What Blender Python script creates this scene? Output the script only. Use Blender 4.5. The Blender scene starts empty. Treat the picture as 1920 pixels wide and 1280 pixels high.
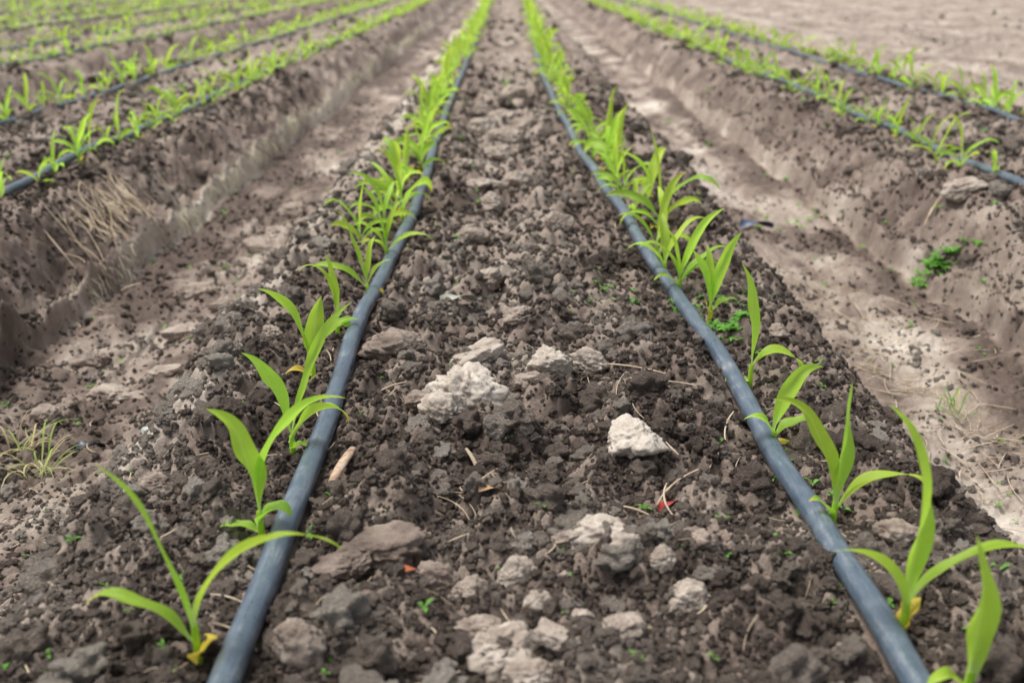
import bpy, math, random
import numpy as np
from mathutils import noise as mn, Vector
random.seed(7); rng=np.random.default_rng(11)
scene=bpy.context.scene
# ------------------------------------------------------------------ noise
G=np.random.default_rng(3).uniform(0,2*np.pi,(256,256)); GX=np.cos(G).astype(np.float32); GY=np.sin(G).astype(np.float32)
J1=np.random.default_rng(4).random((256,256)).astype(np.float32); J2=np.random.default_rng(5).random((256,256)).astype(np.float32); J3=np.random.default_rng(6).random((256,256)).astype(np.float32)
def pn(x,y,s=0):
    x=np.asarray(x,dtype=np.float64)+s*17.37; y=np.asarray(y,dtype=np.float64)+s*9.71
    ix=np.floor(x).astype(np.int64); iy=np.floor(y).astype(np.int64)
    fx=x-ix; fy=y-iy
    u=fx*fx*fx*(fx*(fx*6-15)+10); v=fy*fy*fy*(fy*(fy*6-15)+10)
    def g(a,b,dx,dy):
        i=(ix+a)&255; j=(iy+b)&255
        return GX[j,i]*dx+GY[j,i]*dy
    n00=g(0,0,fx,fy); n10=g(1,0,fx-1,fy); n01=g(0,1,fx,fy-1); n11=g(1,1,fx-1,fy-1)
    a=n00+(n10-n00)*u; b=n01+(n11-n01)*u
    return (a+(b-a)*v)*1.4
def fbm(x,y,o=4,s=0,g=.5):
    r=0;a=1;f=1
    for i in range(o):
        r=r+a*pn(x*f,y*f,s+i*3); a*=g; f*=2.03
    return r
def worley(x,y,s=0):
    x=np.asarray(x)+s*13.1; y=np.asarray(y)+s*7.7
    ix=np.floor(x).astype(np.int64); iy=np.floor(y).astype(np.int64)
    best=np.full(x.shape,9.0); rid=np.zeros(x.shape)
    for a in(-1,0,1):
        for b in(-1,0,1):
            i=(ix+a)&255; j=(iy+b)&255
            d=(ix+a+J1[j,i]-x)**2+(iy+b+J2[j,i]-y)**2
            m=d<best; best=np.where(m,d,best); rid=np.where(m,J3[j,i],rid)
    return np.sqrt(best),rid
def ss(a,b,x):
    t=np.clip((x-a)/(b-a),0,1); return t*t*(3-2*t)
# ------------------------------------------------------------------ field layout
PITCH=1.74; C0=0.03
YG=np.linspace(-3,60,3151)
def smooth(a,n=15):
    k=np.hanning(n); k/=k.sum(); return np.convolve(np.pad(a,n//2,mode='edge'),k,'valid')
TL=smooth(np.interp(YG,[-3,.725,1.0,1.16,1.59,2.12,2.45,2.93,3.9,5,8.6,14.8,19.5,60],[-.249,-.249,-.248,-.246,-.262,-.25,-.241,-.243,-.262,-.267,-.262,-.275,-.28,-.28]),25)
TR=smooth(np.interp(YG,[-3,.725,1.05,1.34,1.7,2.21,2.9,3.97,5,6,8.6,14,19.5,60],[.366,.3617,.352,.348,.331,.304,.268,.229,.215,.2,.215,.25,.28,.3]),25)
def tubex(k,side,y):
    if k==0: return np.interp(y,YG,TL if side<0 else TR)
    y=np.asarray(y,dtype=float)
    return C0+PITCH*k+side*.30+.03*pn(y*.45,y*0+k*5.3+side,9)+.012*pn(y*1.3,y*0+k*3.3+side,12)
def bedk(x): return np.clip(np.round((x-C0)/PITCH),-40,1)
def localu(x,y):
    k=bedk(x); sd=(x>C0+PITCH*k)*3.1
    w=.03*pn(y*1.1,k*7.7+sd,21)+.018*pn(y*4.5,k*7.7+sd,23)*np.where(k==0,.5,1)
    return k,np.abs(x-(C0+PITCH*k))+w
def profile(x,y):
    k,u=localu(x,y)
    outer=((k==1)&(x<C0+PITCH))|((k==-1)&(x>C0-PITCH))|(k<-1)
    top=-.012*ss(.2,.5,u)-.018*ss(.46,.55,u)
    dz=.5+.5*np.clip(1+pn(y*1.7,k*3.3,25)*1.2,0,2)
    cut=np.where(k==1,.065,.085)*np.clip(dz,.4,1.4)
    slope=.165-cut
    zA=top-slope*ss(.50,.655,u)-cut*ss(.672,.690,u)
    zB=top-.175*ss(.525,.67,u)
    z=np.where(outer,zA,zB)
    z=z-.012*ss(.72,.85,u)
    e=C0+PITCH+.62
    bare=ss(e,e+.35,x)
    z=z*(1-bare)+bare*(-.03+.010*np.sin((x-e)*5.2+2*pn(x*.6,y*.6,4)))
    return z,k,u,bare
def tubeatt(x,y,k):
    a=np.zeros_like(x)
    for kk in range(-9,2):
        m=(k==kk)
        if not m.any(): continue
        for s in(-1,1):
            d=x[m]-tubex(kk,s,y[m])
            a[m]=np.maximum(a[m],np.exp(-(d/.028)**2))
    return a
def lowz(x,y):
    z,k,u,b=profile(x,y)
    return z+.016*pn(x*2.2,y*2.2,31)+.006*pn(x*6,y*6,33)
def height(x,y):
    x=np.asarray(x,dtype=float); y=np.asarray(y,dtype=float)
    z,k,u,bare=profile(x,y)
    att=1-.85*tubeatt(x,y,k)
    floor=ss(.66,.71,u)*(1-bare)
    wall=ss(.5,.56,u)*(1-ss(.655,.675,u))*(1-bare)*(k!=0)
    slope0=ss(.5,.56,u)*(1-ss(.66,.72,u))*(k==0)
    rough=(1-.5*floor)*(1-.3*bare)*(1-.35*slope0)
    z=z+.016*pn(x*2.2,y*2.2,31)+.006*pn(x*6,y*6,33)
    d=np.maximum(y,.5)
    r=.026*fbm(x*10,y*10,4,40,.55)*rough
    r=r+wall*(.026*fbm(x*9,y*4,3,60)+.014*fbm(x*26,y*14,4,63,.6))
    f,i=worley(x/.085,y/.085,1); r=r+np.maximum(0,1-(f/.62)**2)*np.maximum(0,i-.35)*.044*rough
    f,i=worley(x/.032,y/.032,2); r=r+np.maximum(0,1-(f/.66)**2)**.7*i*.013*rough*(1-ss(6,14,d))
    f,i=worley(x/.014,y/.014,3); r=r+np.maximum(0,1-(f/.7)**2)**.7*i*.007*(1-ss(2.6,5,d))*(.35+.65*rough)
    f,i=worley(x/.0065,y/.0065,5); r=r+np.maximum(0,1-(f/.7)**2)*i*.003*(1-ss(1.4,2.6,d))*(.4+.6*rough)
    return z+r*att-.006*(1-att)
def tonef(x,y):
    z,k,u,bare=profile(x,y)
    t=.23+.27*fbm(x*3,y*3,4,80)+.22*pn(x*12,y*12,85)+.14*(1-ss(.05,.25,u))
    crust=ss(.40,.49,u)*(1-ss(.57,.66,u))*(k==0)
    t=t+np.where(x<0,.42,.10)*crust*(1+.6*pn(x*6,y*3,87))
    t=t+ss(.55,.66,u)*(k==0)*.14
    t=t+ss(.50,.58,u)*(k!=0)*(-.08+.42*np.maximum(0,fbm(x*5,y*2,4,88)-.12))
    cut=ss(.655,.675,u)*(1-ss(.70,.72,u))*(k!=0)
    t=t+cut*np.where(k==1,.25,.06+.5*ss(2.0,3.0,y))
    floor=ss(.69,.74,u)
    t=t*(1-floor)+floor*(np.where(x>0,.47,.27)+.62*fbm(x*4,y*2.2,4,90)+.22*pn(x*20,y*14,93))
    damp=ss(.69,.715,u)*(1-ss(.75,.88,u))*(np.abs(k)==1)*(1-bare)
    t=t-damp*.36
    t=t*(1-bare)+bare*(.46+.28*fbm(x*2.5,y*1.5,5,95)+.05*np.sin(x*9+3*pn(x*.8,y*.5,3))+.2*pn(x*9,y*9,98))
    return np.clip(t,0,1)
# ------------------------------------------------------------------ helpers
def mesh_from(name,V,Fq,quads=True,smooth_=True):
    me=bpy.data.meshes.new(name)
    V=np.asarray(V,dtype=np.float32); Fq=np.asarray(Fq,dtype=np.int32)
    n=Fq.shape[1]
    me.vertices.add(len(V)); me.vertices.foreach_set('co',V.ravel())
    me.loops.add(Fq.size); me.loops.foreach_set('vertex_index',Fq.ravel())
    me.polygons.add(len(Fq)); me.polygons.foreach_set('loop_start',np.arange(0,Fq.size,n,dtype=np.int32))
    me.update(calc_edges=True)
    if smooth_: me.polygons.foreach_set('use_smooth',np.ones(len(Fq),dtype=bool))
    return me
def obj(name,me,mat=None):
    o=bpy.data.objects.new(name,me); scene.collection.objects.link(o)
    if mat: me.materials.append(mat)
    return o
def fattr(me,name,a):
    at=me.attributes.new(name,'FLOAT','POINT'); at.data.foreach_set('value',np.asarray(a,dtype=np.float32))
def cattr(me,name,a):
    at=me.attributes.new(name,'FLOAT_COLOR','POINT'); at.data.foreach_set('color',np.asarray(a,dtype=np.float32).ravel())
class NT:
    def __init__(s,name):
        s.m=bpy.data.materials.new(name); s.m.use_nodes=True; s.t=s.m.node_tree; s.t.nodes.clear()
        s.out=s.n('ShaderNodeOutputMaterial')
    def n(s,ty,**k):
        nd=s.t.nodes.new(ty)
        for a,b in k.items(): setattr(nd,a,b)
        return nd
    def l(s,a,b): s.t.links.new(a,b)
    def math(s,op,a,b=None,c=None):
        m=s.n('ShaderNodeMath',operation=op)
        for i,v in enumerate((a,b,c)):
            if v is None: continue
            if isinstance(v,(int,float)): m.inputs[i].default_value=v
            else: s.l(v,m.inputs[i])
        return m.outputs[0]
    def noise(s,vec,sc,det=4,rough=.6):
        n=s.n('ShaderNodeTexNoise'); n.inputs['Scale'].default_value=sc; n.inputs['Detail'].default_value=det; n.inputs['Roughness'].default_value=rough
        s.l(vec,n.inputs['Vector']); return n.outputs['Fac']
def ramp(nt,fac,stops):
    r=nt.n('ShaderNodeValToRGB'); el=r.color_ramp.elements
    while len(el)<len(stops): el.new(.5)
    for e,(p,c) in zip(el,stops): e.position=p; e.color=(*c,1)
    nt.l(fac,r.inputs[0]); return r.outputs[0]
SOIL=[(0,(.122,.090,.072)),(.28,(.245,.190,.155)),(.6,(.405,.338,.278)),(1,(.66,.59,.505))]
def soil_material(name,inst=False,scale=1.0,bd=.0035):
    nt=NT(name)
    if inst:
        a=nt.n('ShaderNodeAttribute',attribute_type='INSTANCER',attribute_name='tone')
        tc=nt.n('ShaderNodeTexCoord'); oi=nt.n('ShaderNodeObjectInfo')
        ad=nt.n('ShaderNodeVectorMath',operation='ADD'); sc=nt.n('ShaderNodeVectorMath',operation='SCALE')
        cb=nt.n('ShaderNodeCombineXYZ'); nt.l(oi.outputs['Random'],cb.inputs[0]); nt.l(oi.outputs['Random'],cb.inputs[2])
        nt.l(cb.outputs[0],sc.inputs[0]); sc.inputs['Scale'].default_value=50
        nt.l(tc.outputs['Object'],ad.inputs[0]); nt.l(sc.outputs[0],ad.inputs[1]); vec=ad.outputs[0]
        n1=nt.noise(vec,1.5,4); n2=nt.noise(vec,6,4,.7); 
    else:
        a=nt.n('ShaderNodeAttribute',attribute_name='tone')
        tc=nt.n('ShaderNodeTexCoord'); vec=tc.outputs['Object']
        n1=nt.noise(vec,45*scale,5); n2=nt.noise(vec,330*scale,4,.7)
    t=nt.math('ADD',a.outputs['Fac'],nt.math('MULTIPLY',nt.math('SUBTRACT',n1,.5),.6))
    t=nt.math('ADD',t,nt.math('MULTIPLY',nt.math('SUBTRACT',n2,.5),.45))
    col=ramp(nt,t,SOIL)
    b=nt.n('ShaderNodeBsdfPrincipled'); nt.l(col,b.inputs['Base Color']); b.inputs['Roughness'].default_value=.85
    b.inputs['Specular IOR Level'].default_value=.3
    bp=nt.n('ShaderNodeBump'); bp.inputs['Strength'].default_value=.9; bp.inputs['Distance'].default_value=.12 if inst else bd
    nt.l(n2,bp.inputs['Height']); 
    nt.l(bp.outputs[0],b.inputs['Normal']); nt.l(b.outputs[0],nt.out.inputs[0])
    return nt.m
M_soil=soil_material('soil'); M_crumb=soil_material('soil_crumb',True); M_clod=soil_material('dry_clod',bd=.003,scale=.8)
# ------------------------------------------------------------------ ground sheet
rows=[-3,-2,-1.2,-.7,-.35,-.1,.05,.15,.22,.28,.33]
y=.36
while y<26:
    rows.append(y); y+=min(.92*(y*y+.36)/600+.0001,.009*y+.02)
while y<160: rows.append(y); y*=1.07
rows=np.array(rows); NC=1000
s=np.linspace(-1,1,NC); ext=np.geomspace(.004,1,70)
W=.36+.62*np.maximum(rows,0)
xs=[]
for w in W:
    mid=s*w; out=w+ext*(140)
    xs.append(np.concatenate([-out[::-1],mid,out]))
X=np.array(xs); Y=np.repeat(rows[:,None],X.shape[1],1)
R,Cn=X.shape
Z=height(X.ravel(),Y.ravel())
V=np.stack([X.ravel(),Y.ravel(),Z],1)
idx=np.arange(R*Cn).reshape(R,Cn)
F=np.stack([idx[:-1,:-1],idx[:-1,1:],idx[1:,1:],idx[1:,:-1]],-1).reshape(-1,4)
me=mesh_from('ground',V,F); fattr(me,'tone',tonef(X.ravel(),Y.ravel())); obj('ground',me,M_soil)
# ------------------------------------------------------------------ crumbs (one instanced object)
def scatter(N,y0,y1,rlo,rhi,pw,gy,wf=.62,w0=.36):
    yy=np.exp(rng.uniform(np.log(y0),np.log(y1),N)); xx=rng.uniform(-1,1,N)*(w0+wf*yy)
    r=rlo*(rhi/rlo)**(rng.random(N)**pw)*np.maximum(1,yy)**gy
    return xx,yy,r
P=[scatter(150000,.38,6,.0016,.0062,1.5,.5),scatter(20000,.38,16,.005,.012,1.8,.4),scatter(5000,.38,22,.010,.028,1.8,.25)]
xx=np.concatenate([p[0] for p in P]); yy=np.concatenate([p[1] for p in P]); rr=np.concatenate([p[2] for p in P])
z0,k0,u0,b0=profile(xx,yy)
cl=pn(xx*5,yy*5,140); cl2=fbm(xx*4,yy*4,3,150)
keep=rng.random(len(xx))<np.where(b0>.5,.4,np.where(u0>.69,np.where(xx<0,.5,.25)+.7*cl2,np.where((u0>.52)&(k0!=0),.6+.5*cl2,1.0)))
keep&=~((u0>.69)&(rr>.018)&(rng.random(len(xx))<.4))
keep&=~((u0>.52)&(rr>.010)&(rng.random(len(xx))<.5))
keep&=(rr<.008)|(rng.random(len(xx))<.5+1.1*cl)
for kk in range(-9,2):
    for sd in(-1,1):
        keep&=~((k0==kk)&(np.abs(xx-tubex(kk,sd,yy))<.0125+rr*.9))
xx,yy,rr,u0,b0,k0=[a[keep] for a in(xx,yy,rr,u0,b0,k0)]
far=(u0>.52)&((k0!=0)|(u0>.62))
rr=np.where(far,rr*.85,rr)
zz=height(xx,yy)+rr*np.where(far,.05,.2)
n=len(xx)
tt=tonef(xx,yy)+rng.normal(0,.12,n)+np.where(rr>.009,.08,0)+(rng.random(n)<.04)*.4+(rng.random(n)<.30)*(rr>.009)*rng.uniform(.1,.5,n)
tt+=((u0<.16)&(rr>.009))*.14+far*.12
me=bpy.data.meshes.new('soil_crumbs'); me.vertices.add(n); me.vertices.foreach_set('co',np.stack([xx,yy,zz],1).astype(np.float32).ravel())
fattr(me,'tone',np.clip(tt,0,1))
def vattr(me,name,a):
    at=me.attributes.new(name,'FLOAT_VECTOR','POINT'); at.data.foreach_set('vector',np.asarray(a,dtype=np.float32).ravel())
vattr(me,'rot',np.stack([rng.normal(0,.4,n),rng.normal(0,.4,n),rng.uniform(0,6.28,n)],1))
vattr(me,'scl',rr[:,None]*np.stack([rng.uniform(.85,1.25,n),rng.uniform(.78,1.05,n),rng.uniform(.65,1.0,n)],1))
ia=me.attributes.new('pick','INT','POINT'); ia.data.foreach_set('value',rng.integers(0,10,n).astype(np.int32))
crumbs=obj('soil_crumbs',me)
ng=bpy.data.node_groups.new('crumb_scatter','GeometryNodeTree')
ng.interface.new_socket('Geometry',in_out='INPUT',socket_type='NodeSocketGeometry'); ng.interface.new_socket('Geometry',in_out='OUTPUT',socket_type='NodeSocketGeometry')
gi=ng.nodes.new('NodeGroupInput'); go=ng.nodes.new('NodeGroupOutput'); L=ng.links.new
jn=ng.nodes.new('GeometryNodeJoinGeometry'); pos=ng.nodes.new('GeometryNodeInputPosition')
for i in range(10):
    ico=ng.nodes.new('GeometryNodeMeshIcoSphere'); ico.inputs['Subdivisions'].default_value=4
    def gnoise(sc,det,w):
        t=ng.nodes.new('ShaderNodeTexNoise'); t.noise_dimensions='4D'; t.inputs['W'].default_value=w; t.inputs['Scale'].default_value=sc; t.inputs['Detail'].default_value=det
        L(pos.outputs[0],t.inputs['Vector']); return t.outputs['Fac']
    def gm(op,a,b):
        m=ng.nodes.new('ShaderNodeMath'); m.operation=op
        for q,v in enumerate((a,b)):
            if isinstance(v,(int,float)): m.inputs[q].default_value=v
            else: L(v,m.inputs[q])
        return m.outputs[0]
    a=gm('MULTIPLY',gm('SUBTRACT',gnoise(.9,1,i*3.1),.5),1.4)
    vo=ng.nodes.new('ShaderNodeTexVoronoi'); vo.voronoi_dimensions='4D'; vo.inputs['W'].default_value=i*2.3; vo.inputs['Scale'].default_value=1.7
    L(pos.outputs[0],vo.inputs['Vector'])
    b_=gm('MULTIPLY',gm('SUBTRACT',.45,vo.outputs['Distance']),.7)
    c_=gm('MULTIPLY',gm('SUBTRACT',gnoise(4.5,3,i*5.7),.5),.5)
    sm=gm('ADD',gm('ADD',a,b_),c_)
    sc=ng.nodes.new('ShaderNodeVectorMath'); sc.operation='SCALE'; L(pos.outputs[0],sc.inputs[0]); L(sm,sc.inputs['Scale'])
    sp=ng.nodes.new('GeometryNodeSetPosition'); L(ico.outputs['Mesh'],sp.inputs['Geometry']); L(sc.outputs[0],sp.inputs['Offset'])
    ssm=ng.nodes.new('GeometryNodeSetShadeSmooth'); L(sp.outputs[0],ssm.inputs[0])
    mt=ng.nodes.new('GeometryNodeSetMaterial'); mt.inputs['Material'].default_value=M_crumb; L(ssm.outputs[0],mt.inputs[0])
    g2=ng.nodes.new('GeometryNodeGeometryToInstance'); L(mt.outputs[0],g2.inputs[0]); L(g2.outputs[0],jn.inputs[0])
ip=ng.nodes.new('GeometryNodeInstanceOnPoints'); ip.inputs['Pick Instance'].default_value=True
def na(name,ty):
    q=ng.nodes.new('GeometryNodeInputNamedAttribute'); q.data_type=ty; q.inputs['Name'].default_value=name; return q.outputs['Attribute']
L(gi.outputs[0],ip.inputs['Points']); L(jn.outputs[0],ip.inputs['Instance']); L(na('pick','INT'),ip.inputs['Instance Index'])
L(na('rot','FLOAT_VECTOR'),ip.inputs['Rotation']); L(na('scl','FLOAT_VECTOR'),ip.inputs['Scale']); L(ip.outputs[0],go.inputs[0])
md=crumbs.modifiers.new('scatter','NODES'); md.node_group=ng
# ------------------------------------------------------------------ large clods
import bmesh
def clod(x,y,r,tone,flat=.7,seed=None,dz=0):
    seed=random.random()*100 if seed is None else seed
    bm=bmesh.new(); bmesh.ops.create_icosphere(bm,subdivisions=5,radius=1)
    sx,sy=random.uniform(1.0,1.25),random.uniform(.75,.95); rz=random.uniform(-.5,.5)
    h=float(height(np.array([x]),np.array([y]))[0])
    h=max(h,float(lowz(np.array([x]),np.array([y]))[0])+.004)
    o=Vector((seed,seed*.7,seed*.3))
    pl=[(Vector((random.gauss(0,1),random.gauss(0,1),random.gauss(.3,.8))).normalized(),random.uniform(.5,.8)) for _ in range(9)]
    ts=[]
    for v in bm.verts:
        p=v.co.copy()
        f=1+.40*mn.noise(p*1.1+o)
        for nrm,dd_ in pl:
            q=p.dot(nrm)
            if q*f>dd_: f=dd_/q+(f-dd_/q)*.12
        d2,_=mn.voronoi(p*5+o)
        dd=.12*mn.noise(p*3.6+o)+.07*mn.noise(p*8+o)+.035*mn.noise(p*19+o)+.025*mn.noise(p*40+o)+.07*(.3-d2[0])
        f+=dd
        p=p*f; v.co=Vector((p.x*sx,p.y*sy,p.z*flat))*r*1.2
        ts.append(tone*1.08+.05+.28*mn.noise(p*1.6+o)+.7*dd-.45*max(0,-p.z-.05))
    me=bpy.data.meshes.new('dirt_clod'); bm.to_mesh(me); bm.free()
    me.polygons.foreach_set('use_smooth',np.ones(len(me.polygons),dtype=bool)); fattr(me,'tone',ts)
    ob=obj('dirt_clod',me,M_clod); ob.location=(x,y,h+r*flat*.30+dz); ob.rotation_euler=(random.uniform(-.15,.15),random.uniform(-.15,.15),rz)
for c in [(-.064,1.335,.056,.74,.8,None,.008),(-.084,1.245,.030,.62,.8,None,.004),(-.053,1.469,.038,.6,.65,None,.004),(.068,1.405,.038,.62,.7,None,.004),(.132,1.442,.030,.6,.7,None,.004),(.04,1.37,.024,.42,.7),(-.02,1.50,.022,.5,.7),
 (.162,1.158,.038,.80,.75),(.104,.943,.032,.72,.7,None,.004),(.065,.93,.018,.5,.7),(-.185,1.515,.054,.26,.45,None,.008),(-.146,.932,.045,.16,.45),(-.17,.905,.03,.16,.5),(-.044,1.855,.038,.5,.6),
 (-.194,.762,.026,.36,.8),(.179,.827,.024,.52,.7),(.158,.868,.017,.5,.7),(.204,.911,.021,.32,.8),(.124,.88,.017,.52,.7),(-.006,.762,.030,.55,.7),
 (-.04,.84,.017,.4,.8),(.004,.845,.020,.48,.8),(.03,.80,.012,.55,.8),(-.03,.79,.022,.46,.7),(.045,.75,.016,.5,.7),(.10,.755,.018,.45,.7),(-.067,.87,.02,.35,1.1),(.02,.72,.022,.5,.7),(.07,.78,.010,.5,.7),(.055,.86,.011,.5,.8),
 (-.096,3.83,.06,.55,.7),(-.10,4.3,.05,.5,.8),(.028,2.84,.042,.5,.7),(-.086,2.17,.04,.42,.7),(-.03,3.3,.045,.5,.7),(.05,3.9,.05,.45,.7),(-.04,2.5,.035,.45,.7),(.11,2.3,.03,.4,.7),(-.13,3.1,.045,.5,.7),(.0,3.6,.05,.5,.7),(.02,4.8,.06,.5,.7),(-.07,2.75,.05,.5,.6),(-.02,4.2,.06,.5,.6),
 (-.79,1.84,.05,.45,.4),(-.75,2.2,.035,.5,.6),(-.70,2.35,.03,.5,.6),(-.74,2.9,.05,.5,.5),(.43,.95,.02,.3,.8),(-.42,1.05,.022,.3,.8),(.02,1.2,.02,.2,.8),(-.13,1.32,.02,.25,.8),
 (1.27,2.75,.055,.5,.6),(1.35,2.1,.04,.45,.6),(-.40,1.55,.025,.4,.7),(.46,1.6,.022,.3,.7),(.02,1.62,.03,.3,.6),(-.86,1.7,.03,.4,.6),(-.72,1.95,.03,.45,.5),(-.9,2.0,.035,.3,.6),(-.82,2.5,.04,.45,.5),(-.75,3.4,.05,.45,.5),(-.66,1.45,.03,.35,.5),(-.78,1.35,.025,.4,.5)]:
    clod(*c)
# ------------------------------------------------------------------ drip tubes
nt=NT('polyethylene_tube')
tc=nt.n('ShaderNodeTexCoord'); mp=nt.n('ShaderNodeMapping'); mp.inputs['Scale'].default_value=(1,.12,1); nt.l(tc.outputs['Object'],mp.inputs[0])
n1=nt.noise(tc.outputs['Object'],22,5,.65); n2=nt.noise(tc.outputs['Object'],400,3,.6); n3=nt.noise(mp.outputs[0],260,4,.6)
mixn=nt.math('ADD',nt.math('ADD',nt.math('MULTIPLY',n1,.5),nt.math('MULTIPLY',n2,.2)),nt.math('MULTIPLY',n3,.3))
col=ramp(nt,mixn,[(.32,(.042,.066,.094)),(.51,(.082,.115,.152)),(.60,(.16,.19,.215)),(.70,(.36,.34,.31))])
b=nt.n('ShaderNodeBsdfPrincipled'); nt.l(col,b.inputs['Base Color'])
rg=nt.n('ShaderNodeMapRange'); nt.l(mixn,rg.inputs['Value']); rg.inputs['From Min'].default_value=.35; rg.inputs['From Max'].default_value=.65; rg.inputs['To Min'].default_value=.22; rg.inputs['To Max'].default_value=.5
nt.l(rg.outputs[0],b.inputs['Roughness']); b.inputs['Specular IOR Level'].default_value=1.0
bp=nt.n('ShaderNodeBump'); bp.inputs['Strength'].default_value=.25; bp.inputs['Distance'].default_value=.001; nt.l(n3,bp.inputs['Height']); nt.l(bp.outputs[0],b.inputs['Normal'])
nt.l(b.outputs[0],nt.out.inputs[0]); M_tube=nt.m
def tube(k,side):
    ys=[-3.]
    while ys[-1]<55: ys.append(ys[-1]+(.02 if ys[-1]<5 else .05 if ys[-1]<12 else .2))
    ys=np.array(ys); x=tubex(k,side,ys)
    if k==0: x=x+.002*pn(ys*7,ys*0+side,55)
    z=lowz(x,ys)
    z=smooth(z,9)+.0145+.003*pn(ys*3,ys*0+k+side*2,66)
    r=.0137; ns=20
    P_=np.stack([x,ys,z],1); T=np.gradient(P_,axis=0); T/=np.linalg.norm(T,axis=1)[:,None]
    S=np.cross(T,[0,0,1]); S/=np.linalg.norm(S,axis=1)[:,None]; N=np.cross(S,T)
    a=np.linspace(0,2*np.pi,ns,endpoint=False)
    V=P_[:,None,:]+r*(np.cos(a)[None,:,None]*S[:,None,:]*1.04+np.sin(a)[None,:,None]*N[:,None,:]*.96)
    m=len(ys); idx=np.arange(m*ns).reshape(m,ns); nx=np.roll(idx,-1,1)
    F=np.stack([idx[:-1],idx[1:],nx[1:],nx[:-1]],-1).reshape(-1,4)
    obj('drip_irrigation_tube',mesh_from('drip_irrigation_tube',V.reshape(-1,3),F),M_tube)
for k in range(-7,2):
    for sd in(-1,1): tube(k,sd)
# ------------------------------------------------------------------ corn
nt=NT('corn_leaf')
at=nt.n('ShaderNodeAttribute',attribute_name='col'); ac=nt.n('ShaderNodeAttribute',attribute_name='across')
tc=nt.n('ShaderNodeTexCoord'); n1=nt.noise(tc.outputs['Object'],35,3)
st=nt.math('SINE',nt.math('MULTIPLY',ac.outputs['Fac'],46))
mid=nt.math('SUBTRACT',1,nt.math('MINIMUM',nt.math('MULTIPLY',nt.math('ABSOLUTE',ac.outputs['Fac']),9),1))
val=nt.math('ADD',nt.math('ADD',.82,nt.math('MULTIPLY',n1,.34)),nt.math('MULTIPLY',st,.06))
hs=nt.n('ShaderNodeHueSaturation'); nt.l(at.outputs['Color'],hs.inputs['Color']); nt.l(val,hs.inputs['Value'])
mx=nt.n('ShaderNodeMix',data_type='RGBA'); nt.l(nt.math('MULTIPLY',mid,.45),mx.inputs[0]); nt.l(hs.outputs[0],mx.inputs[6]); mx.inputs[7].default_value=(.62,.80,.26,1)
b=nt.n('ShaderNodeBsdfPrincipled'); nt.l(mx.outputs[2],b.inputs['Base Color']); b.inputs['Roughness'].default_value=.40; b.inputs['Specular IOR Level'].default_value=.45
tr=nt.n('ShaderNodeBsdfTranslucent'); hs2=nt.n('ShaderNodeHueSaturation'); nt.l(mx.outputs[2],hs2.inputs['Color']); hs2.inputs['Value'].default_value=1.3; hs2.inputs['Saturation'].default_value=1.0; nt.l(hs2.outputs[0],tr.inputs[0])
bp=nt.n('ShaderNodeBump'); bp.inputs['Strength'].default_value=.3; bp.inputs['Distance'].default_value=.0006; nt.l(st,bp.inputs['Height']); nt.l(bp.outputs[0],b.inputs['Normal'])
ms=nt.n('ShaderNodeMixShader'); ms.inputs[0].default_value=.46; nt.l(b.outputs[0],ms.inputs[1]); nt.l(tr.outputs[0],ms.inputs[2]); nt.l(ms.outputs[0],nt.out.inputs[0]); M_leaf=nt.m
GREEN=np.array([.52,.74,.075]); YEL=np.array([.85,.66,.09]); PALE=np.array([.60,.76,.28])
class Acc:
    def __init__(s): s.V=[];s.F=[];s.C=[];s.A=[];s.n=0
    def add(s,V,F,C,A):
        s.V.append(V);s.F.append(F+s.n);s.C.append(C);s.A.append(A);s.n+=len(V)
    def cat(s):
        return np.concatenate(s.V),np.concatenate(s.F),np.concatenate(s.C),np.concatenate(s.A)
    def make(s,name,mat):
        V,F,C,A=s.cat(); me=mesh_from(name,V,F); cattr(me,'col',np.concatenate([C,np.ones((len(C),1))],1)); fattr(me,'across',A)
        return obj(name,me,mat)
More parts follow.
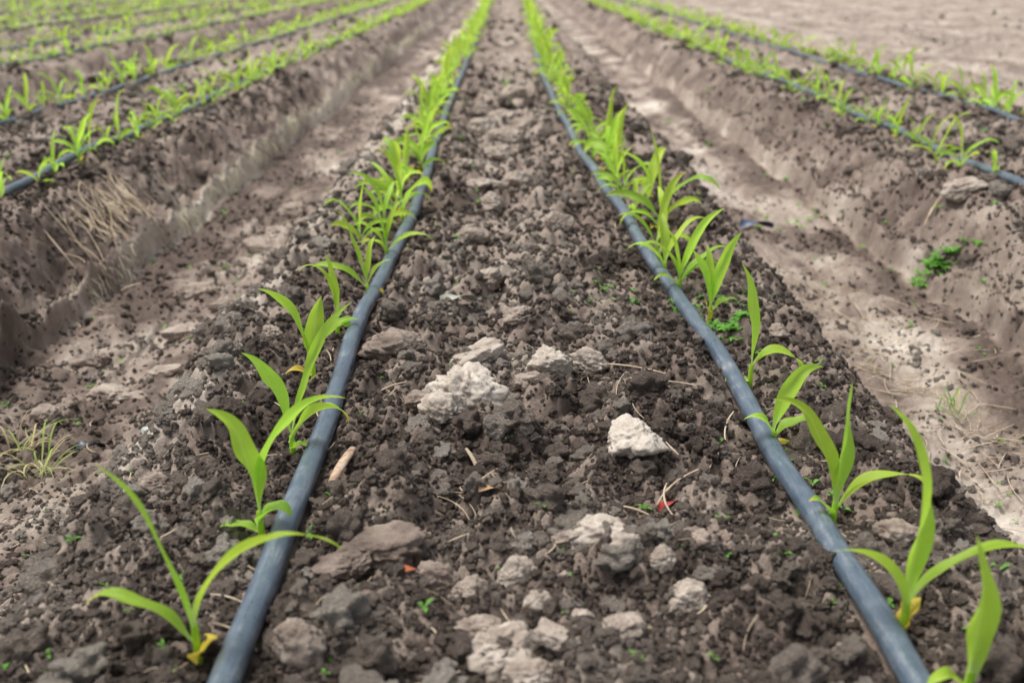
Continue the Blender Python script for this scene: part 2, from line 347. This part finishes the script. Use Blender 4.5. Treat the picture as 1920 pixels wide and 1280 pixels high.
def leaf(acc,base,az,e0,e1,L,W,col=None,yt=0,bend=0,twist=0,fold=.4,n=22,nc=7,p=1.6,R=random,tp=2.3,tip=30):
    col=GREEN*(R.uniform(.82,1.10))*np.array([R.uniform(.82,1.06),1,1]) if col is None else col
    az=math.radians(az);e0=math.radians(e0);e1=math.radians(e1);bend=math.radians(bend);twist=math.radians(twist)
    p0=np.array(base,dtype=float); V=[];C=[];A=[]; ph=R.uniform(0,6); tip=math.radians(tip)*R.uniform(.3,1.6); wv=R.uniform(.18,.34); wf=R.uniform(8,14)
    vs=np.linspace(-1,1,nc)
    for i in range(n+1):
        t=i/n; e=e0+(e1-e0)*t**p-tip*max(0,t-.7)/.3; a=az+bend*t+.14*math.sin(t*5+ph)
        T=np.array([math.cos(e)*math.cos(a),math.cos(e)*math.sin(a),math.sin(e)])
        if i: p0=p0+T*L/n
        S=np.array([-math.sin(a),math.cos(a),0.]); N=np.cross(T,S); tw=twist*min(1,t*1.6)
        S2=S*math.cos(tw)+N*math.sin(tw); N2=np.cross(T,S2)
        w=W*(.28+.72*float(ss(0,.42,t))) if t<.42 else W*(1-((t-.42)/.58)**tp)
        w=max(w,.0005)*.5
        for v in vs:
            f=fold*(1.6-t)
            q=p0+S2*v*w/math.sqrt(1+f*f*.6)+N2*(abs(v)**1.3*w*f+wv*w*math.sin(t*wf+ph+ (1.8 if v>0 else 0))*v)
            V.append(q); A.append(v)
            c=PALE*(1-ss(0,.22,t))+col*ss(0,.22,t)
            y=yt*ss(.80,1,t); c=c*(1-y)+YEL*y
            C.append(c)
    m=nc; idx=np.arange((n+1)*m).reshape(n+1,m)
    F=np.stack([idx[:-1,:-1],idx[:-1,1:],idx[1:,1:],idx[1:,:-1]],-1).reshape(-1,4)
    acc.add(np.array(V),F,np.array(C),np.array(A))
def stem(acc,h,r,lean=(0,0),ns=10,n=6):
    V=[];C=[];A=[]
    for i in range(n+1):
        t=i/n
        for j in range(ns):
            a=2*math.pi*j/ns; rr_=r*(1.1-.35*t)
            V.append((lean[0]*t+rr_*math.cos(a),lean[1]*t+rr_*math.sin(a),-.02+(h+.02)*t)); C.append(PALE*(.7+.2*t) if t<.5 else GREEN*1.0); A.append(.4)
    idx=np.arange((n+1)*ns).reshape(n+1,ns); nx=np.roll(idx,-1,1)
    F=np.stack([idx[:-1],nx[:-1],nx[1:],idx[1:]],-1).reshape(-1,4)
    acc.add(np.array(V,dtype=float),F,np.array(C),np.array(A))
def hero(x,y,h,leaves,r=.0044):
    acc=Acc(); stem(acc,h,r)
    for i,lf in enumerate(leaves):
        d=dict(lf[6]) if len(lf)>6 else {}
        hb,az,e0,e1,L_,W_=lf[:6]
        leaf(acc,(0,0,hb),az,e0,e1,L_,W_*1.22,**d)
    o=acc.make('corn_seedling',M_leaf); o.location=(x,y,float(lowz(np.array([x]),np.array([y]))[0])+.002)
Yd=dict(col=YEL); yt=dict(yt=1.0)
# rows left of the left tube
hero(-.283,.75,.045,[(.03,178,78,62,.19,.015,dict(bend=-10,twist=55)),(.035,5,84,-24,.20,.017,dict(p=1.2,twist=-35,tip=20)),(.02,182,62,-18,.125,.014,dict(yt=.8)),(.0,-20,72,40,.045,.022,Yd)])
hero(-.272,.953,.04,[(.03,182,86,70,.15,.026,dict(twist=75,bend=20,tp=1.8)),(.035,10,86,-5,.19,.017,dict(yt=.5,p=1.8,bend=20,twist=-50)),(.012,182,30,-15,.05,.014),(.02,-10,75,-50,.055,.024)])
hero(-.279,1.158,.035,[(.03,175,78,58,.135,.025,dict(twist=75)),(.035,12,74,60,.20,.013,dict(twist=60)),(.025,0,68,-45,.11,.025,dict(yt=1.2,twist=-30)),(.01,-30,60,10,.035,.015)])
hero(-.296,1.40,.035,[(.03,172,76,46,.15,.020,dict(twist=60)),(.03,30,84,76,.11,.024,dict(twist=80)),(.01,200,45,-20,.05,.016,dict(col=YEL*.9)),(.035,5,70,20,.10,.015,dict(twist=50))])
hero(-.289,1.589,.035,[(.03,150,86,82,.12,.021,dict(twist=80)),(.035,180,84,-20,.135,.012,dict(p=3)),(.015,0,50,0,.045,.016),(.02,-20,30,-30,.03,.015)])
hero(-.269,1.822,.03,[(.02,180,52,-15,.125,.016,dict(twist=-30)),(.03,172,74,76,.155,.015,dict(twist=50)),(.03,10,62,30,.07,.014),(.01,-20,40,-40,.04,.014,dict(col=YEL)),(.03,60,84,60,.1,.012)])
hero(-.262,2.08,.035,[(.02,2,48,-28,.125,.018),(.03,160,80,60,.15,.016,dict(twist=60)),(.03,178,66,0,.10,.016),(.03,40,82,40,.12,.014),(.02,-140,60,-20,.08,.014)])
# right of the right tube
hero(.398,.70,.04,[(.03,95,88,80,.135,.026,dict(twist=20,tp=1.6)),(.02,190,50,-20,.05,.014)])
hero(.3775,.793,.04,[(.03,25,88,66,.215,.019,dict(bend=150,twist=60,p=2.2)),(.03,2,72,-55,.19,.019,dict(p=1.25,twist=-30)),(.025,178,76,-10,.115,.021,dict(twist=30)),(.005,15,80,60,.04,.019,Yd)])
hero(.372,.993,.035,[(.03,70,87,82,.15,.020,dict(twist=80)),(.03,175,78,46,.165,.019,dict(twist=60)),(.02,0,62,-45,.135,.019,dict(twist=-20)),(.01,190,70,10,.05,.014,dict(yt=1.3))])
hero(.357,1.204,.03,[(.03,8,82,36,.12,.019,dict(twist=60)),(.02,2,52,-30,.075,.020),(.02,178,72,-20,.06,.016),(.0,-5,50,20,.03,.015,Yd)])
hero(.368,1.394,.04,[(.03,165,87,84,.17,.016,dict(twist=70)),(.03,5,72,-95,.12,.020,dict(p=1.1)),(.01,182,25,-10,.042,.021)])
hero(.365,1.698,.035,[(.03,10,80,64,.15,.018,dict(twist=70)),(.03,172,80,60,.12,.017,dict(twist=50)),(.02,0,55,0,.06,.015),(.0,182,82,70,.05,.015,Yd),(.03,100,80,60,.12,.015)])
hero(.335,1.855,.035,[(.03,8,78,40,.17,.017,dict(twist=40)),(.02,0,66,-35,.11,.017),(.03,176,76,-5,.13,.018),(.03,150,82,60,.12,.016),(.02,20,60,0,.14,.016),(.02,-160,50,-20,.07,.015)])
hero(.325,1.98,.035,[(.03,20,74,0,.15,.017),(.02,170,66,-35,.11,.017),(.03,90,76,35,.12,.017)])
def proto(seed,lod):
    R=random.Random(seed); acc=Acc(); n,nc=(12,5) if lod==0 else (6,3)
    stem(acc,.035,.004,ns=6 if lod==0 else 4,n=2)
    nl=R.randint(3,5); a0=R.uniform(0,360)
    for i in range(nl):
        az=a0+180*i+R.uniform(-35,35); up=i/(nl-1)
        e0=R.uniform(50,68)+20*up; e1=R.uniform(-75,-10)+R.uniform(20,95)*up
        leaf(acc,(0,0,.01+.03*up),az,e0,e1,R.uniform(.08,.12)+.06*up,R.uniform(.017,.024),yt=R.choice([0,0,.6,1]),twist=R.uniform(-70,70),bend=R.uniform(-25,25),n=n,nc=nc,R=R,p=R.uniform(1.1,2.2))
    if R.random()<.45: leaf(acc,(0,0,.005),R.uniform(0,360),50,0,.035,.017,col=YEL,n=n,nc=nc,R=R)
    return acc.cat()
PR=[[proto(100+i,0) for i in range(18)],[proto(200+i,1) for i in range(14)]]
def row(k,side,y0,y1):
    acc=Acc(); R=random.Random(k*31+side*7+5); y=y0
    while y<y1:
        x=float(tubex(k,side,y))+side*((.045 if k==0 else .036)+R.gauss(0,.018)); 
        z=float(lowz(np.array([x]),np.array([y]))[0])
        V,F,C,A=R.choice(PR[0 if y<7 else 1])
        a=R.uniform(0,6.28); s_=R.gauss(1.0 if k==0 else .88,.17); s_=max(.45,min(1.3,s_)); ca,sa=math.cos(a)*s_,math.sin(a)*s_
        V2=np.stack([V[:,0]*ca-V[:,1]*sa+x,V[:,0]*sa+V[:,1]*ca+y,V[:,2]*s_+z],1)
        acc.add(V2,F,C*R.uniform(.85,1.12),A)
        y+=(R.uniform(.07,.16) if k==0 else R.uniform(.09,.18)) if R.random()>.07 else R.uniform(.2,.4)
    acc.make('corn_seedling_row',M_leaf)
row(0,-1,2.2,34); row(0,1,2.12,34)
for k in range(-7,2):
    if k==0: continue
    for sd in(-1,1): row(k,sd,.3 if abs(k)==1 else 1.0,30)
# ------------------------------------------------------------------ small debris
def simple(name,stops,scale=60,rough=.8):
    nt=NT(name); tc=nt.n('ShaderNodeTexCoord'); c=ramp(nt,nt.noise(tc.outputs['Object'],scale,4),stops)
    b=nt.n('ShaderNodeBsdfPrincipled'); nt.l(c,b.inputs['Base Color']); b.inputs['Roughness'].default_value=rough; nt.l(b.outputs[0],nt.out.inputs[0]); return nt.m
M_straw=simple('dry_straw',[(.3,(.28,.20,.13)),(.5,(.48,.38,.26)),(.7,(.68,.58,.44))],25)
def stickgeo(x,y,L_,r,az,lift=0,bend=.15,ns=6,n=6,tilt=None):
    ys=np.linspace(-.5,.5,n+1)*L_
    bx=bend*L_*(1-(2*ys/L_)**2)
    px=x+ys*math.cos(az)-bx*math.sin(az); py=y+ys*math.sin(az)+bx*math.cos(az)
    zl=height(px,py); zz_=np.polyval(np.polyfit(ys,zl,1),ys)+max(0,(zl-np.polyval(np.polyfit(ys,zl,1),ys)).max())*.8+r+lift
    P_=np.stack([px,py,zz_],1); T=np.gradient(P_,axis=0); T/=np.linalg.norm(T,axis=1)[:,None]
    S=np.cross(T,[0,0,1]); S/=np.linalg.norm(S,axis=1)[:,None]; N=np.cross(S,T)
    a=np.linspace(0,2*np.pi,ns,endpoint=False); rr_=r*(1-.3*(np.abs(2*ys/L_)**3))
    V=P_[:,None]+rr_[:,None,None]*(np.cos(a)[None,:,None]*S[:,None]+.6*np.sin(a)[None,:,None]*N[:,None])
    m=n+1; idx=np.arange(m*ns).reshape(m,ns); nx=np.roll(idx,-1,1)
    F=np.stack([idx[:-1],idx[1:],nx[1:],nx[:-1]],-1).reshape(-1,4)
    V=V.reshape(-1,3); V=np.concatenate([V,P_[:1],P_[-1:]])
    return V,F
acc=Acc(); R=random.Random(5)
def addst(*a,**k):
    V,F=stickgeo(*a,**k); acc.add(V,F,np.ones((len(V),3)),np.zeros(len(V)))
for i in range(1500):
    y=math.exp(R.uniform(math.log(.5),math.log(8))); x=R.uniform(-1,1)*(.3+.6*y)
    z_,k_,u_,b_=profile(np.array([x]),np.array([y]))
    if u_[0]<.66 and R.random()<.5: continue
    addst(x,y,R.choice([R.uniform(.006,.025),R.uniform(.01,.06)])*max(1,y*.5),R.uniform(.0005,.0013)*max(1,y*.4),R.uniform(0,3.14),bend=R.uniform(-.2,.2),lift=R.uniform(.001,.005))
for i in range(110):
    addst(-1.12+R.gauss(0,.03),2.75+R.gauss(0,.13),R.uniform(.04,.16),.0018,R.gauss(-.5,.35),bend=R.uniform(-.15,.15),lift=.008)
for i in range(260):
    addst(.80+R.gauss(0,.08),1.9+R.gauss(0,.5),R.uniform(.03,.1),.0010,R.uniform(0,3.14),bend=R.uniform(-.1,.1),lift=.004)
for a in [(.195,1.40,.10,.0018,-.35),(.235,1.32,.07,.0014,-.1),(-.045,1.14,.035,.0032,-1.0),(-.17,1.36,.04,.0016,.5),(.02,1.66,.05,.0012,1.4),(-.34,2.15,.09,.0018,-1.0),(.30,1.22,.06,.0012,1.2),(.205,1.06,.10,.0014,.9),(.19,1.03,.08,.0012,1.5),(.15,1.02,.03,.002,-.3),(1.22,2.75,.16,.003,.7),(-.97,2.45,.07,.003,1.2),(-.60,2.1,.08,.002,-1.1),(-.63,1.6,.09,.0016,-1.2)]:
    addst(*a,bend=.08,lift=.006)
acc.make('straw_debris',M_straw)
V,F=stickgeo(-.205,1.10,.075,.0065,1.35,bend=.02,ns=12,n=14,lift=.006)
ns=12; q=len(V)-2
me=bpy.data.meshes.new('dry_stalk_piece')
faces=[list(map(int,f)) for f in F]+[[j,(j+1)%ns,q] for j in range(ns)]+[[14*ns+(j+1)%ns,14*ns+j,q+1] for j in range(ns)]
me.from_pydata([tuple(v) for v in V],[],faces); me.polygons.foreach_set('use_smooth',np.ones(len(faces),dtype=bool))
obj('dry_stalk_piece',me,simple('stalk',[(.3,(.25,.13,.08)),(.5,(.45,.32,.22)),(.7,(.60,.48,.36))],120))
# weeds
acc=Acc(); R=random.Random(9)
def sprout(x,y,s_,n=4,col=None):
    z=float(height(np.array([x]),np.array([y]))[0])+.002; a0=R.uniform(0,360)
    for i in range(n): leaf(acc,(x,y,z),a0+i*360/n+R.uniform(-20,20),R.uniform(40,75),R.uniform(-20,20),s_*R.uniform(.7,1.2),s_*.4,col=(np.array([.16,.38,.06])*R.uniform(.8,1.5) if col is None else col),n=5,nc=3,fold=.2,R=R)
for (cx,cy,sg,n_,s_) in [(.385,1.64,.022,50,.018),(.335,1.76,.015,30,.016),(1.13,2.5,.03,34,.028),(.42,1.80,.02,14,.014),(.365,1.16,.02,8,.014),(.20,1.8,.05,12,.014),(.95,3.2,.1,10,.02)]:
    for i in range(n_): sprout(R.gauss(cx,sg),R.gauss(cy,sg),s_,R.randint(3,5))
for i in range(420):
    y=math.exp(R.uniform(math.log(.6),math.log(6))); x=R.uniform(-1,1)*(.2+.55*y); sprout(x,y,R.uniform(.006,.014)*max(1,y*.5),R.randint(2,4))
acc.make('weed_sprouts',M_leaf)
def tuft(x,y,n,Lr,cols,lean=0):
    acc=Acc(); z=float(height(np.array([x]),np.array([y]))[0])
    for i in range(n):
        leaf(acc,(R.gauss(0,.012),R.gauss(0,.012),0),R.uniform(0,360),R.uniform(30,85),R.uniform(-30,40),R.uniform(*Lr),.0035,col=np.array(R.choice(cols)),n=9,nc=3,R=R)
    o=acc.make('grass_tuft',M_leaf); o.location=(x,y,z)
tuft(-.80,1.50,18,(.05,.15),[(.6,.52,.28),(.62,.55,.32),(.4,.54,.14)])
tuft(-.87,1.60,16,(.05,.16),[(.6,.52,.28),(.62,.55,.32),(.4,.54,.14)])
tuft(.84,1.72,14,(.04,.09),[(.2,.36,.07),(.6,.52,.28),(.22,.4,.1)])
# dry grass and roots hanging over the cut at the foot of the left bed
acc=Acc()
for i in range(3600):
    y=math.exp(R.uniform(math.log(2.3),math.log(14)))
    g_=pn(np.array([y*1.5]),np.array([0.]),77)[0]+.6*pn(np.array([y*6]),np.array([0.]),79)[0]
    if g_<R.uniform(-.5,.3): continue
    w=float(.03*pn(np.array([y*1.1]),np.array([-7.7+3.1]),21)[0]+.018*pn(np.array([y*4.5]),np.array([-7.7+3.1]),23)[0])
    x=C0-PITCH+.668-w+R.gauss(0,.012)
    z=float(lowz(np.array([x-.02]),np.array([y]))[0])
    leaf(acc,(x-.006,y,z-R.uniform(-.02,.05)),R.uniform(-60,60),R.uniform(-30,60),R.uniform(-88,-60),R.uniform(.02,.075),.0020*max(1,y*.35),col=np.array(R.choice([(.80,.73,.62),(.86,.80,.70),(.62,.62,.42),(.7,.63,.52)])),n=4,nc=3,p=.6,R=R)
acc.make('dry_grass_fringe',M_leaf)
def scrap(name,x,y,L_,W_,az,col,rough=.4,lift=.004):
    z=float(height(np.array([x]),np.array([y]))[0]); n=10;m=5;V=[]
    for i in range(n+1):
        for j in range(m):
            t=i/n; v=j/(m-1)*2-1; w=W_*.5*(.25+.75*math.sin(math.pi*min(1,t*.9+.08)))
            a=(t-.5)*L_; V.append((x+a*math.cos(az)-v*w*math.sin(az),y+a*math.sin(az)+v*w*math.cos(az),z+lift+.12*L_*math.sin(t*4+v)+.1*W_*v*v))
    idx=np.arange((n+1)*m).reshape(n+1,m); F=np.stack([idx[:-1,:-1],idx[:-1,1:],idx[1:,1:],idx[1:,:-1]],-1).reshape(-1,4)
    c=np.array(col); obj(name,mesh_from(name,V,F),simple(name+'_mat',[(.3,tuple(c*.75)),(.7,tuple(c))],80,rough))
scrap('plastic_film_scrap',.80,3.12,.11,.03,.1,(.05,.08,.16),lift=.012)
scrap('plastic_film_scrap',-.745,1.60,.05,.016,.2,(.02,.03,.05),lift=.008)
scrap('plastic_film_scrap',.315,.945,.012,.006,.5,(.05,.25,.6))
scrap('plastic_film_scrap',-.60,1.52,.045,.02,1.2,(.62,.66,.62),lift=.01)
scrap('dead_leaf',.19,1.03,.035,.01,.6,(.45,.05,.04),lift=.01)
scrap('dead_leaf',-.10,.855,.022,.012,.1,(.45,.12,.04),lift=.008)
scrap('dead_leaf',-.02,1.03,.03,.010,.0,(.5,.3,.15),lift=.008)
scrap('dead_leaf',-.09,1.74,.07,.022,.3,(.36,.38,.30),lift=.012)
# ------------------------------------------------------------------ light
EL,AZ=66,-72
w=bpy.data.worlds.new('World'); scene.world=w; w.use_nodes=True; t=w.node_tree; t.nodes.clear()
sk=t.nodes.new('ShaderNodeTexSky'); sk.sky_type='NISHITA'; sk.sun_disc=False; sk.sun_elevation=math.radians(EL); sk.sun_rotation=math.radians(AZ); sk.dust_density=3; sk.air_density=1
hs=t.nodes.new('ShaderNodeHueSaturation'); hs.inputs['Saturation'].default_value=.4; bg=t.nodes.new('ShaderNodeBackground'); bg.inputs[1].default_value=.15
o=t.nodes.new('ShaderNodeOutputWorld'); t.links.new(sk.outputs[0],hs.inputs['Color']); t.links.new(hs.outputs[0],bg.inputs[0]); t.links.new(bg.outputs[0],o.inputs[0])
sl=bpy.data.lights.new('sun','SUN'); sl.energy=3.6; sl.angle=math.radians(30); sl.color=(1,.96,.91); so=bpy.data.objects.new('sun',sl); scene.collection.objects.link(so)
d=Vector((math.sin(math.radians(AZ))*math.cos(math.radians(EL)),math.cos(math.radians(AZ))*math.cos(math.radians(EL)),math.sin(math.radians(EL))))
so.rotation_euler=d.to_track_quat('Z','Y').to_euler(); so.location=(0,0,5)
# ------------------------------------------------------------------ camera
cd=bpy.data.cameras.new('camera'); cam=bpy.data.objects.new('camera',cd); scene.collection.objects.link(cam); scene.camera=cam
cam.location=(0,0,.6); cam.rotation_euler=(math.radians(90-20.69),0,math.radians(-.25))
cd.sensor_width=36; cd.lens=35; cd.clip_start=.02; cd.clip_end=400
cd.dof.use_dof=True; cd.dof.focus_distance=1.42; cd.dof.aperture_fstop=4.0
scene.view_settings.view_transform='Standard'; scene.view_settings.look='None'; scene.view_settings.exposure=0
